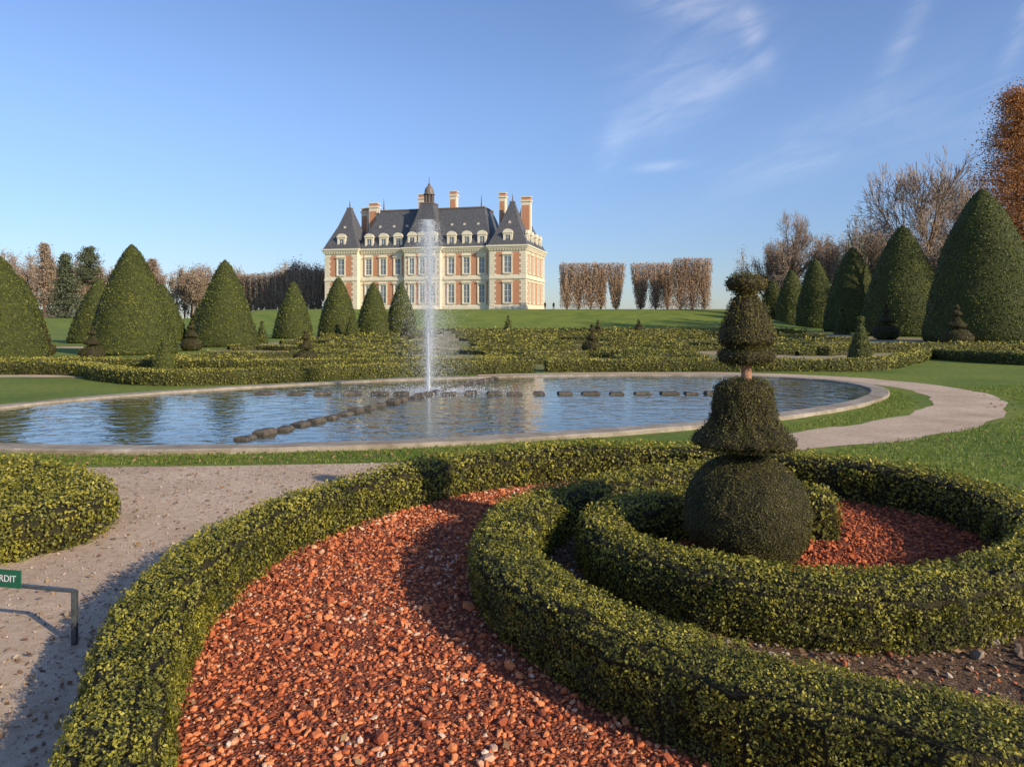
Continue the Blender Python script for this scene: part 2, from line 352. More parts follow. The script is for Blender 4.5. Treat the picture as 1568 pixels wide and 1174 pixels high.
build('box_hedge', hedge_parts(Lh, .98, .34, .02, 2.8, .0040, topb=.16, lift=1.6, rough=.018), [M_boxcore, M_box])

# hedges behind the pool and broderie
mid = [([(-26, 22.5), (-18, 23.0), (-13.4, 22.6), (-11.2, 20.6), (-9.2, 19.2), (-7, 19.6), (-4.5, 21.1), (-2, 22.6), (.6, 23.6)], .38),
       ([(-26, 25.6), (-16, 26.0), (-9, 25.0), (-3, 26.2), (.2, 26.6)], .32),
       ([(1.1, 24.1), (5, 24.2), (9, 24.3), (11.6, 24.4), (14, 27), (17.8, 32)], .38),
       ([(17.8, 32), (18.8, 27.5), (22, 25), (30, 24)], .45),
       ([(14.2, 34), (19, 38), (34, 41)], .42)]
for c, hh in mid:
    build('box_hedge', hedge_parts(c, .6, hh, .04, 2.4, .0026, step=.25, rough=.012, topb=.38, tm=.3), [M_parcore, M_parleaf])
axis = lambda y: -1.6-.10*(y-17)
pp = []
def add_h(pts, w=.45, h=.28):
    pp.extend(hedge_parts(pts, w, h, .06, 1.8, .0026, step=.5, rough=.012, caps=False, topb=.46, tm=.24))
for yi, (y0, R, offs) in enumerate([(29.5, 1.7, (3.4, 9.0)), (36.5, 2.2, (3.8, 10.5, 17)), (45.5, 2.9, (4.6, 13, 21)), (57.5, 4.0, (6, 17, 28)), (74, 5.5, (8, 23)), (93, 7, (10, 28))]):
    ax = axis(y0)
    for sg in (-1, 1):
        for oi, o in enumerate(offs):
            cx = ax+sg*o
            if cx-R < -14-.04*y0 or cx > 11+.3*y0: continue
            turn = 1 if (oi+yi) % 2 else -1
            th = np.linspace(0, 3.1*math.pi, 30)
            r = R*(1.0-.72*th/th[-1])
            ph0 = rng.uniform(0, 6.28)
            add_h([(cx+sg*turn*rr*math.cos(a+ph0)*1.4, y0+rr*1.05*math.sin(a+ph0)) for rr, a in zip(r, th)], .42, .23)
        e = sg*(max(offs)+R)
        e = max(e, -14-ax-.03*y0)
        n = 9
        add_h([(ax+sg*1.6+(e-sg*1.6)*i/(n-1), y0+R*1.55+.6*math.sin(i*1.9+yi)) for i in range(n)], .45, .27)
for y0 in (66, 84, 102):
    add_h([(-15-.03*y0, y0), (-8, y0+.6), (axis(y0)-1.5, y0)], .6, .36)
    add_h([(axis(y0)+1.5, y0), (10, y0+.5), (8+.3*y0, y0)], .6, .36)
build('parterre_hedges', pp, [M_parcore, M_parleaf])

# ------------------------------------------------------------------ surfaces of revolution
def revolve(x, y, z, prof, seg=28, noise=.02, lob=.03):
    prof = np.array(prof, float)
    th = np.linspace(0, 2*math.pi, seg+1)
    p1, p2 = rng.uniform(0, 6, 2)
    G = np.zeros((len(prof), seg+1, 3))
    for i, (r, zz) in enumerate(prof):
        rr = r*(1+lob*np.sin(3*th+p1+zz)+lob*.6*np.sin(5*th+p2-zz*2))
        rr = rr*(1+rng.normal(0, noise, seg+1)); rr[-1] = rr[0]
        G[i, :, 0] = x+rr*np.cos(th); G[i, :, 1] = y+rr*np.sin(th); G[i, :, 2] = z+zz
    return G
def rev_parts(G, base, k, c, core=0, leaf=1, tm=.45, wild=1.0, lift=.9, asp=.5, tsd=.2):
    n, m = G.shape[:2]
    szf, df = lod(base, k, c)
    P, N = scatter(G, df)
    V, F = leaves(P, N, szf(P), lift, wild, asp)
    return [(G.reshape(-1, 3), gridquads(n, m), core, 0.), (V, F, leaf, np.clip(rng.normal(tm, tsd, len(F)), 0, 1))]

def cone_yew(x, y, R, H, bulge=1.35, tm=.45):
    t = np.concatenate([[0, .02], np.linspace(.06, .93, 24), [.955, .975, .99, .997, 1.]])
    r = R*np.power(np.clip(1-t**bulge, 0, 1), .74)
    r[0] = R*.92; r[-1] = .02
    G = revolve(x, y, float(tz(x, y)), list(zip(r, t*H)), 48, .006, .018)
    lean = rng.normal(0, .012, 2)*(G[..., 2:3]-G[0, 0, 2]); G[..., :2] += lean
    build('cone_yew_tree', rev_parts(G, .05, 2.6, .0024, tm=tm, lift=.5), [M_yewcore, M_yew], smooth=(0,))
for (x, y, R, H, b) in [(-20.6, 29.9, 1.72, 4.2, 1.3), (-31, 47, 1.6, 4.3, 1.2), (-29.5, 53, 1.9, 4.6, 1.2), (-18.3, 36, 1.95, 5.3, 1.3), (-27, 57.5, 1.8, 4.4, 1.2), (-23.5, 58, 1.9, 4.0, 1.2),
                        (-17.7, 46, 1.92, 5.35, 1.3), (-19, 64.5, 1.7, 4.9, 1.3), (-16.1, 69, 1.9, 5.6, 1.35), (-14.4, 77, 1.75, 5.5, 1.35), (-11.9, 80, 1.7, 5.6, 1.35)]:
    cone_yew(x, y, R, H, b, .5)
for (x, y, R, H, b) in [(34.2, 53.8, 3.9, 11.1, 1.6), (38.6, 73.5, 3.85, 10.9, 1.55), (45.3, 98.7, 3.7, 11.2, 1.6), (48.8, 119, 3.2, 11.2, 1.6), (52.5, 140, 3.1, 11, 1.6), (51.5, 147, 2.7, 10.2, 1.6)]:
    cone_yew(x, y, R, H, b, .32)  # darker leaf tint paints shade onto the right-hand cones

def small_topiary(x, y, H, kind):
    z = float(tz(x, y))
    if kind == 'cone':
        t = np.linspace(0, 1, 14); r = .30*H*(1-t**1.3)**.85; r[-1] = .01
        P_ = rev_parts(revolve(x, y, z, list(zip(r, t*H)), 22, .015, .03), .035, 2.8, .0022)
        if H > 1.3:
            P_ += rev_parts(revolve(x, y, z, [(.01, H*.97), (.07*H, H), (.08*H, H*1.05), (.05*H, H*1.1), (.01, H*1.12)], 12), .035, 2.8, .0022)
        build('cone_topiary', P_, [M_yewcore, M_yew], smooth=(0,)); return
    pr = [(.2, 0), (.36, .06), (.42, .2), (.38, .33), (.22, .42), (.06, .45), (.04, .50), (.26, .51), (.27, .55), (.16, .63), (.09, .72), (.04, .75), (.03, .80), (.15, .81), (.14, .85), (.06, .92), (.03, .95), (.08, .98), (.06, 1.03), (.01, 1.05)]
    P_ = rev_parts(revolve(x, y, z, [(a*H*.86, b*H) for a, b in pr], 24, .015, .03), .03, 2.8, .0019, tm=.33, lift=.5)
    build('tiered_topiary', P_, [M_topcore, M_top], smooth=(0,))
for (x, y, H, k) in [(-16.8, 29.8, 1.35, 't'), (-11.4, 24.4, 1.12, 'cone'), (-21.4, 34, 1.35, 't'), (-17, 39.5, 1.5, 't'), (-16.7, 49.7, 1.4, 'cone'), (-7.6, 27.4, 1.2, 't'), (-14.3, 66, 1.8, 'cone'),
                     (4.0, 37.3, 1.35, 't'), (-.5, 97, 1.9, 'cone'), (17, 100, 1.6, 't'), (35.5, 80, 2.6, 'cone'), (14, 29.9, 1.6, 'cone'), (30.4, 60.5, 2.8, 't'), (27.5, 46, 2.4, 't'), (-13.6, 84, 2.3, 'cone'), (9, 78, 1.5, 't'), (-8.8, 62, 1.5, 't')]:
    small_topiary(x, y, H, k)

# main topiary
tx, ty = 1.58, 5.03
p = []
th = np.linspace(-math.pi/2, math.pi/2, 26)
sph = [(max(.02, .405*math.cos(a)**.92), .385+.4*math.sin(a)) for a in th]
p += rev_parts(revolve(tx, ty, 0, sph, 56, .016, .016), .012, 3.2, .0024, tm=.38, wild=.95, lift=.8)
bell = [(.03, .875), (.15, .845), (.26, .84), (.318, .862), (.318, .895), (.27, .94), (.228, .985), (.20, 1.05), (.186, 1.12), (.178, 1.19), (.165, 1.25), (.12, 1.28), (.03, 1.285)]
p += rev_parts(revolve(tx-.01, ty, 0, bell, 48, .055, .06), .012, 3.0, .0024, tm=.44, lift=1.8)
disc = [(.03, 1.43), (.11, 1.405), (.17, 1.415), (.183, 1.445), (.17, 1.48), (.10, 1.495), (.11, 1.525), (.172, 1.54), (.176, 1.575), (.155, 1.64), (.13, 1.72), (.105, 1.79), (.075, 1.845), (.05, 1.865), (.05, 1.88),
        (.10, 1.895), (.122, 1.925), (.116, 1.96), (.08, 1.99), (.02, 1.995)]
p += rev_parts(revolve(tx, ty, 0, disc, 40, .055, .06), .012, 3.0, .0024, tm=.48, lift=1.8)
a0 = np.array([[tx-.02, ty, .7], [tx+.0, ty, 1.2], [tx-.02, ty-.02, .74], [tx+.01, ty, .72]]); a1 = np.array([[tx-.01, ty, .95], [tx+.01, ty, 1.5], [tx-.09, ty-.02, .9], [tx+.08, ty-.01, .9]])
V, F = tubes(a0, a1, np.array([.04, .036, .02, .018]), np.array([.035, .032, .015, .012]), 10)
p.append((V, F, 2, 0.))
build('tiered_topiary', p, [M_topcore, M_top, M_redbark], smooth=(0, 2))

# ------------------------------------------------------------------ grass blades
def blades(name, polys):
    pr = []
    for poly, dens, hgt in polys:
        P = polypts(poly, dens)
        P = P[~inpoly(P, pool_out)]
        P3 = np.c_[P, np.full(len(P), hgt*.45)]
        V, F = leaves(P3, np.tile([0, -1., 0], (len(P), 1))+rng.normal(0, .5, (len(P), 3)), hgt, .05, 1., .2, align=(0, 0, 1))
        pr.append((V, F, 0, rng.random(len(F))))
    build(name, pr, [M_blade])
tt = np.linspace(0, 2*math.pi, 97)[:-1]
def ell(off):
    x = -.5+9.5*np.cos(tt); y = 15.75+3*np.cos(tt)+5.75*np.sin(tt)
    d = np.stack([x, y], -1); T = unit(np.roll(d, -1, 0)-np.roll(d, 1, 0)); Nn = np.stack([T[:, 1], -T[:, 0]], -1)
    return d+Nn*off
pool_out = [tuple(q) for q in ell(.02)]
blades('grass_blades', [([(-9, 8.45), (-3, 8.68), (-.7, 8.9), (3.3, 9.2), (3.6, 10), (1.0, 10.6), (-3, 9.8), (-9, 10.4)], 1300, .04),
                        ([(3.0, 8.0), (3.9, 6.9), (4.6, 5.6), (9, 7), (14, 12), (13, 19), (10.9, 18.5), (10.7, 16), (9.5, 13.6), (7.8, 12), (5.8, 10.6), (4.4, 9.8)], 620, .045),
                        ([(4.2, 11.2), (5, 11.6), (6.8, 13.1), (8.2, 15), (9.1, 17.5), (8.6, 17.3), (6.6, 13.8), (4.2, 11.6)], 800, .045)])

# ------------------------------------------------------------------ pool
m, nt, out = newmat('pool_water'); N = nt.nodes; L = nt.links
tc = N.new('ShaderNodeTexCoord'); mp = N.new('ShaderNodeMapping'); mp.inputs['Scale'].default_value = (1, 1.3, 1); L.new(tc.outputs['Object'], mp.inputs['Vector'])
n1 = N.new('ShaderNodeTexNoise'); n1.inputs['Scale'].default_value = 2.4; n1.inputs['Detail'].default_value = 3.5; n1.inputs['Roughness'].default_value = .5; n1.inputs['Distortion'].default_value = .8
L.new(mp.outputs[0], n1.inputs['Vector'])
bp = N.new('ShaderNodeBump'); bp.inputs['Strength'].default_value = .30; bp.inputs['Distance'].default_value = .05
L.new(n1.outputs['Fac'], bp.inputs['Height'])
pb = N.new('ShaderNodeBsdfPrincipled'); pb.inputs['Base Color'].default_value = (.055, .065, .035, 1); pb.inputs['Roughness'].default_value = .04; pb.inputs['IOR'].default_value = 1.65
L.new(bp.outputs[0], pb.inputs['Normal']); L.new(pb.outputs[0], out.inputs[0]); M_water = m
q = ell(-.36)
sheet('pool_water', [tuple(a) for a in q], .03, M_water)
prof = [(0, 0), (0, .055), (-.02, .07), (-.36, .07), (-.38, .06), (-.38, .0)]
G = np.zeros((len(prof), 97, 3))
for i, (o, z) in enumerate(prof):
    e = ell(o); e = e+rng.normal(0, .006, e.shape); e = np.concatenate([e, e[:1]]); G[i, :, :2] = e; G[i, :, 2] = z+rng.normal(0, .003, 97)
    G[i, -1] = G[i, 0]
build('pool_coping', [(G.reshape(-1, 3), gridquads(len(prof), 97), 0, 0.)], [M_coping])
def rblock(c, L_, W_, H_, ang):
    r = .03; vs = []
    for z, ins in ((0, 0), (H_-r, 0), (H_, r)):
        for sx, sy in ((-1, -1), (1, -1), (1, 1), (-1, 1)):
            x = sx*(L_/2-ins)*rng.uniform(.9, 1.06); y = sy*(W_/2-ins)*rng.uniform(.9, 1.06)
            vs.append((c[0]+x*math.cos(ang)-y*math.sin(ang), c[1]+x*math.sin(ang)+y*math.cos(ang), c[2]+z+rng.normal(0, .006)))
    fs = []
    for l in (0, 4):
        for j in range(4): fs.append((l+j, l+(j+1) % 4, l+4+(j+1) % 4, l+4+j))
    fs.append((8, 9, 10, 11))
    return vs, fs
V, F = [], []
def addb(b):
    o = len(V); V.extend(b[0]); F.extend([tuple(i+o for i in f) for f in b[1]])
x = -5.5
while x < 4.9:
    if abs(x+2) > .3: addb(rblock((x, 16.5+rng.normal(0, .03), 0), rng.uniform(.26, .42), .28, rng.uniform(.07, .1), rng.normal(0, .08)))
    x += rng.uniform(.42, .72)
p0 = np.array([-3.72, 10.35]); p1 = np.array([-.5, 20.8]); d = p1-p0; n = 24; ang = math.atan2(d[1], d[0])
for i in range(n+1):
    c = p0+d*(i/n)+rng.normal(0, .02, 2)
    addb(rblock((c[0], c[1], 0), rng.uniform(.24, .32), .2, rng.uniform(.07, .11), ang+rng.normal(0, .12)))
pymesh('stone_blocks', V, F, [M_block])

# fountain jet
jx, jy = -1.93, 17.15
pr = []
prof = [(.05, .03), (.038, .2), (.03, .6), (.024, 1.0), (.014, 1.4), (.005, 1.7)]
G = revolve(jx, jy, 0, prof, 10, .15, .12); pr.append((G.reshape(-1, 3), gridquads(len(prof), 11), 0, .8))
n = 11000
z = rng.uniform(.1, 3.9, n); sg = .03+.026*z
P = np.stack([jx+rng.normal(0, 1, n)*sg, jy+rng.normal(0, 1, n)*sg, z], -1)
V, F = leaves(P, rng.normal(0, 1, (n, 3)), .015, .1, 1, .8); pr.append((V, F, 0, rng.random(n)))
n = 60000
z = 3.98*rng.random(n)**.75; sg = .10+.15*(3.98-z)**.9
rr = np.abs(rng.normal(0, 1, n))*sg; aa = rng.uniform(0, 6.283, n)
P = np.stack([jx+.03*(3.9-z)+rr*np.cos(aa), jy+rr*np.sin(aa), z], -1)
V, F = leaves(P, rng.normal(0, 1, (n, 3)), .0115, .1, 1, .8); pr.append((V, F, 0, rng.random(n)))
n = 6000
rr = np.abs(rng.normal(0, .75, n)); aa = rng.uniform(0, 6.283, n)
P = np.stack([jx+.25+rr*np.cos(aa)*1.5, jy+rr*np.sin(aa), .035+np.abs(rng.normal(0, .03, n))], -1)
V, F = leaves(P, np.tile([0, 0, 1.], (n, 1)), .022, .1, 1, .8); pr.append((V, F, 0, rng.random(n)))
build('fountain_jet', pr, [M_drop])

# ------------------------------------------------------------------ chateau
class PB:
    def __init__(s): s.d = {}
    def add(s, part, V, F, mat):
        d = s.d.setdefault(part, ([], [], [], []))
        o = len(d[0]); d[0].extend(V); d[1].extend([tuple(i+o for i in f) for f in F])
        if mat not in d[3]: d[3].append(mat)
        d[2].extend([d[3].index(mat)]*len(F))
    def box(s, part, O, S, Nn, s0, s1, n0, n1, z0, z1, mat):
        V = []
        for z in (z0, z1):
            for a, b in ((s0, n0), (s1, n0), (s1, n1), (s0, n1)):
                V.append((O[0]+S[0]*a+Nn[0]*b, O[1]+S[1]*a+Nn[1]*b, z))
        s.add(part, V, [(0, 3, 2, 1), (4, 5, 6, 7), (0, 1, 5, 4), (1, 2, 6, 5), (2, 3, 7, 6), (3, 0, 4, 7)], mat)
    def bx(s, part, x0, x1, y0, y1, z0, z1, mat): s.box(part, (0, 0), (1, 0), (0, 1), x0, x1, y0, y1, z0, z1, mat)
    def frus(s, part, x0, x1, y0, y1, z0, X0, X1, Y0, Y1, z1, mat):
        V = [(x0, y0, z0), (x1, y0, z0), (x1, y1, z0), (x0, y1, z0), (X0, Y0, z1), (X1, Y0, z1), (X1, Y1, z1), (X0, Y1, z1)]
        s.add(part, V, [(0, 3, 2, 1), (4, 5, 6, 7), (0, 1, 5, 4), (1, 2, 6, 5), (2, 3, 7, 6), (3, 0, 4, 7)], mat)
    def make(s, parent):
        for k, (V, F, mi, ms) in s.d.items(): pymesh(k, V, F, ms, mi, parent)
ch = PB(); W = 48.3; EH = 14.4
def arch(part, O, S, Nn, sc_, w, n0, n1, z, rise, mat, k=10):
    V = []
    for nn in (n0, n1):
        for i in range(k+1):
            a = math.pi*i/k; ss = sc_-w/2*math.cos(a); zz = z+rise*math.sin(a)
            V.append((O[0]+S[0]*ss+Nn[0]*nn, O[1]+S[1]*ss+Nn[1]*nn, zz))
    F = [tuple(range(k+1)), tuple(range(2*k+1, k, -1))]
    for i in range(k): F.append((i, i+1, k+2+i, k+1+i))
    F.append((0, k+1, 2*k+1, k))
    ch.add(part, V, F, mat)
def window(O, S, Nn, c, w, z0, z1, ped=True):
    a = .26
    ch.box('window_surrounds', O, S, Nn, c-w/2-a, c-w/2, -.02, .22, z0-.2, z1+.3, M_stone)
    ch.box('window_surrounds', O, S, Nn, c+w/2, c+w/2+a, -.02, .22, z0-.2, z1+.3, M_stone)
    ch.box('window_surrounds', O, S, Nn, c-w/2, c+w/2, -.02, .217, z1, z1+.297, M_stone)
    ch.box('window_surrounds', O, S, Nn, c-w/2, c+w/2, -.02, .26, z0-.25, z0, M_stone)
    if ped: ch.box('window_surrounds', O, S, Nn, c-w/2-a-.15, c+w/2+a+.15, -.02, .42, z1+.303, z1+.5, M_stone)
    ch.box('window_glass', O, S, Nn, c-w/2, c+w/2, -.02, .03, z0, z1, M_winglass)
    ch.box('window_frames', O, S, Nn, c-.06, c+.06, .0, .08, z0, z1, M_frame)
    for q in (-1, 1): ch.box('window_frames', O, S, Nn, c+q*(w/2-.06)-.06, c+q*(w/2-.06)+.06, .0, .083, z0, z1, M_frame)
    for f in (.02, .34, .66, .98):
        zz = z0+(z1-z0)*f; ch.box('window_frames', O, S, Nn, c-w/2, c+w/2, .0, .075, zz-.05, zz+.05, M_frame)
def dormer(O, S, Nn, c, w=2.1, zb=EH+.15, h=2.5, depth=3.2):
    ch.box('dormers', O, S, Nn, c-w/2, c-w*.27, -.6, -.1, zb, zb+h, M_stone)
    ch.box('dormers', O, S, Nn, c+w*.27, c+w/2, -.6, -.1, zb, zb+h, M_stone)
    ch.box('dormers', O, S, Nn, c-w*.27, c+w*.27, -.6, -.103, zb+h-.4, zb+h-.003, M_stone)
    ch.box('dormers', O, S, Nn, c-w*.27, c+w*.27, -.6, -.3, zb, zb+h-.4, M_winglass)
    ch.box('dormers', O, S, Nn, c-.05, c+.05, -.3, -.24, zb, zb+h-.4, M_frame)
    ch.box('dormers', O, S, Nn, c-w/2-.15, c+w/2+.15, -.65, .05, zb+h, zb+h+.2, M_stone)
    arch('dormers', O, S, Nn, c, w+.1, -.62, .0, zb+h+.2, .75, M_stone)
    ch.box('dormers', O, S, Nn, c-w/2+.03, c+w/2-.03, -depth, -.6, zb, zb+h+.1, M_slate)
    arch('dormers', O, S, Nn, c, w-.1, -depth-.6, -.62, zb+h+.1, .7, M_slate)
def oculus(O, S, Nn, c, n, z):
    arch('dormers', O, S, Nn, c, 1.0, n-.8, n+.0, z, .8, M_lead, 8)
    ch.box('dormers', O, S, Nn, c-.28, c+.28, n, n+.03, z+.05, z+.5, M_frame)
def facade(O, S, Nn, L_, bays, w=1.5, corner=.9, dorm=True, quoins=(1, 1)):
    ch.box('plinth', O, S, Nn, -.12, L_+.12, -.3, .18, -.4, 1.0, M_stone)
    ch.box('string_course', O, S, Nn, -.1, L_+.1, -.3, .28, 6.95, 7.35, M_stone)
    ch.box('string_course', O, S, Nn, -.06, L_+.06, -.3, .14, 7.353, 7.7, M_stone)
    ch.box('cornice', O, S, Nn, -.1, L_+.1, -.3, .22, 13.2, 13.7, M_stone)
    ch.box('cornice', O, S, Nn, -.4, L_+.4, -.3, .5, 13.703, 14.05, M_stone)
    ch.box('cornice', O, S, Nn, -.62, L_+.62, -.3, .72, 14.053, EH, M_stone)
    k = int(L_/.6)
    for i in range(k+1): ch.box('cornice', O, S, Nn, i*L_/k-.12, i*L_/k+.12, .22, .4, 13.35, 13.7, M_stone)
    for c in bays:
        window(O, S, Nn, c, w, 1.7, 5.9); window(O, S, Nn, c, w, 8.3, 12.0)
        if dorm: dormer(O, S, Nn, c)
    edges = [corner]
    for c in bays: edges += [c-w/2-.34, c+w/2+.34]
    edges.append(L_-corner)
    for i in range(0, len(edges), 2):
        a, b = edges[i], edges[i+1]
        if b-a < .25: continue
        for z0, z1 in ((1.35, 6.6), (8.0, 12.9)):
            ch.box('brick_panels', O, S, Nn, a, b, -.02, .06, z0, z1, M_brick)
    for side, on in zip((0, 1), quoins):
        if not on: continue
        for i in range(20):
            z = 1.05+i*.6
            if z > 12.9 or 6.6 < z < 7.5: continue
            ext = .35 if i % 2 else 0
            if side == 0: ch.box('quoins', O, S, Nn, -.04, corner-.1+ext, -.02, .1, z, z+.56, M_stone)
            else: ch.box('quoins', O, S, Nn, L_-corner+.1-ext, L_+.04, -.02, .1, z, z+.56, M_stone)
S, Nn = (1, 0), (0, -1)
ch.bx('walls', 0, 8.2, 0, 20, -.4, EH-.1, M_stone); ch.bx('walls', W-8.2, W, 0, 20, -.4, EH-.1, M_stone)
ch.bx('walls', 8.0, W-8.0, 1.3, 18.7, -.4, EH-.12, M_stone); ch.bx('walls', 19.9, 28.4, .2, 19.5, -.4, EH-.11, M_stone)
facade((0, 0), S, Nn, 8.2, [4.1], 1.7, 1.2); facade((W-8.2, 0), S, Nn, 8.2, [4.1], 1.7, 1.2)
facade((8.9, 1.3), S, Nn, 10.4, [1.6, 5.2, 8.8], 1.5, .2, quoins=(0, 0)); facade((29.1, 1.3), S, Nn, 10.4, [1.6, 5.2, 8.8], 1.5, .2, quoins=(0, 0))
facade((19.9, .2), S, Nn, 8.5, [1.7, 4.25, 6.8], 1.25, .4, quoins=(1, 1))
facade((W, 0), (0, 1), (1, 0), 20, [3.3, 7.6, 12.4, 16.7], 1.6, 1.2)
facade((0, 20), (0, -1), (-1, 0), 20, [3.3, 10, 16.7], 1.6, 1.2, dorm=False)
ch.bx('steps', 20.2, 28.1, -1.5, .1, -.2, .45, M_stone); ch.bx('steps', 20.7, 27.6, -.9, .1, .45, .9, M_stone)
for x0 in (0, W-8.2):
    for y0 in (0, 11):
        ch.frus('roof', x0-.4, x0+8.6, y0-.4, y0+9.4, EH+.003, x0+2.2, x0+6.0, y0+2.2, y0+6.8, EH+5.6, M_slate)
        ch.frus('roof', x0+2.2, x0+6.0, y0+2.2, y0+6.8, EH+5.6, x0+3.6, x0+4.6, y0+4, y0+5, EH+10, M_slate)
        ch.bx('roof_finials', x0+3.5, x0+4.7, y0+3.9, y0+5.1, EH+9.95, EH+10.25, M_lead)
        ch.frus('roof_finials', x0+3.95, x0+4.25, y0+4.35, y0+4.65, EH+10.25, x0+4.07, x0+4.13, y0+4.47, y0+4.53, EH+12, M_lead)
ch.frus('roof', 8, W-8, 1.0, 19, EH+.006, 11.3, W-11.3, 6.2, 13.8, EH+9.4, M_slate)
ch.bx('roof_ridge', 11.1, W-11.1, 6.0, 14.0, EH+9.35, EH+9.65, M_lead)
for xx in (12, W-12): ch.frus('roof_finials', xx-.15, xx+.15, 6.3, 6.6, EH+9.6, xx-.03, xx+.03, 6.42, 6.48, EH+12.4, M_lead)
cr = [(0, 8.9, 9.4), (2.2, 7.9, 8.2), (4.6, 6.3, 6.8), (7.2, 4.6, 5.2), (9.6, 3.3, 3.8), (10.3, 3.0, 3.4)]
for (za, wa, da), (zb, wb, db) in zip(cr[:-1], cr[1:]):
    ch.frus('roof', 24.15-wa/2, 24.15+wa/2, 4.7-da/2, 4.7+da/2, EH+.009+za, 24.15-wb/2, 24.15+wb/2, 4.7-db/2, 4.7+db/2, EH+.009+zb, M_slate)
ch.bx('lantern', 22.5, 25.8, 2.9, 6.5, EH+10.3, EH+10.6, M_lead)
for i in range(8):
    a = i*math.pi/4+.39; ch.bx('lantern', 24.15+1.0*math.cos(a)-.14, 24.15+1.0*math.cos(a)+.14, 4.7+1.0*math.sin(a)-.14, 4.7+1.0*math.sin(a)+.14, EH+10.6, EH+12.6, M_lead)
def lathe(part, cx, cy, prof, mat, k=12):
    V = [(cx+r*math.cos(2*math.pi*j/k), cy+r*math.sin(2*math.pi*j/k), z) for r, z in prof for j in range(k)]
    F = [(i*k+j, i*k+(j+1) % k, (i+1)*k+(j+1) % k, (i+1)*k+j) for i in range(len(prof)-1) for j in range(k)]
    ch.add(part, V, F, mat)
lathe('lantern', 24.15, 4.7, [(.55, EH+10.6), (.5, EH+12.6), (1.35, EH+12.6), (1.35, EH+12.85), (1.1, EH+12.95), (1.1, EH+13.5), (.9, EH+14.1), (.45, EH+14.6), (.3, EH+14.8), (.35, EH+15), (.12, EH+15.3), (.05, EH+16.8), (.0, EH+16.9)], M_lead)
for (cx, cy, wx, wy, zt) in [(5.9, 9.5, 1.7, 1.4, 25.2), (9.1, 7.5, 2.2, 1.5, 26), (20.7, 9.5, 1.7, 1.4, 28), (28.6, 9.5, 1.7, 1.4, 28.4), (41.2, 7.5, 1.5, 1.6, 27.2), (46.3, 9.5, 2.2, 1.4, 26.4)]:
    ch.bx('chimneys', cx-wx/2, cx+wx/2, cy-wy/2, cy+wy/2, EH, zt-1.2, M_stone)
    ch.bx('chimneys', cx-wx/2+.25, cx+wx/2-.25, cy-wy/2-.06, cy+wy/2+.06, EH+4, zt-2.0, M_brick)
    ch.bx('chimneys', cx-wx/2-.2, cx+wx/2+.2, cy-wy/2-.2, cy+wy/2+.2, zt-1.2, zt-.85, M_stone)
    ch.bx('chimneys', cx-wx/2+.05, cx+wx/2-.05, cy-wy/2+.05, cy+wy/2-.05, zt-.85, zt-.2, M_brick)
    ch.bx('chimneys', cx-wx/2-.12, cx+wx/2+.12, cy-wy/2-.12, cy+wy/2+.12, zt-.2, zt, M_stone)
for c in (12.2, 15.7, 19, 30, 33.0, 36.3): oculus((0, 1.3), S, Nn, c, -2.6, EH+5.1)
for c in (4.1, W-4.1): oculus((0, 0), S, Nn, c, -1.9, EH+5.0)
e = bpy.data.objects.new('chateau', None); link(e)
TH = math.radians(14); e.rotation_euler = (0, 0, -TH); e.location = (-43.85, 174.7, 3.55)
ch.make(e)

# ------------------------------------------------------------------ trees
def grow(H, Wd, levels=5, kids=3, spread=.62, trunk=.27, rad=.018, minr=.02, seed=None):
    P = np.zeros((1, 3)); D = np.array([[0, 0, 1.]]); L_ = np.array([H*trunk]); r = np.array([H*rad])
    a0, a1, b0, b1, lv = [], [], [], [], []
    for l in range(levels+1):
        n = len(P)
        D1 = unit(D+rng.normal(0, .08, (n, 3)))
        Mi = P+D1*L_[:, None]*.5
        D2 = unit(D1+rng.normal(0, .14, (n, 3))+np.array([0, 0, .1]))
        E = Mi+D2*L_[:, None]*.5
        a0 += [P, Mi]; a1 += [Mi, E]; b0 += [r, r*.85]; b1 += [r*.85, r*.65]; lv += [np.full(n, l)]*2
        nP, nD, nL, nr = [], [], [], []
        for k in range(kids):
            nP.append(E); nD.append(unit(D2+rng.normal(0, spread*.62, (n, 3)))); nL.append(L_*rng.uniform(.62, .88, n)); nr.append(r*.6)
        if l > 0:
            nP.append(Mi); nD.append(unit(D1+rng.normal(0, spread*.85, (n, 3)))); nL.append(L_*rng.uniform(.5, .8, n)); nr.append(r*.5)
        P = np.concatenate(nP); D = np.concatenate(nD); L_ = np.concatenate(nL); r = np.maximum(np.concatenate(nr), minr)
    a0, a1, b0, b1, lv = map(np.concatenate, (a0, a1, b0, b1, lv))
    zmax = np.percentile(a1[:, 2], 99.5); rad_ = np.percentile(np.linalg.norm(a1[:, :2], axis=1), 97)
    s = np.array([Wd/rad_, Wd/rad_, H/zmax]); a0 = a0*s; a1 = a1*s
    return a0, a1, np.maximum(b0, minr), np.maximum(b1, minr*.8), lv
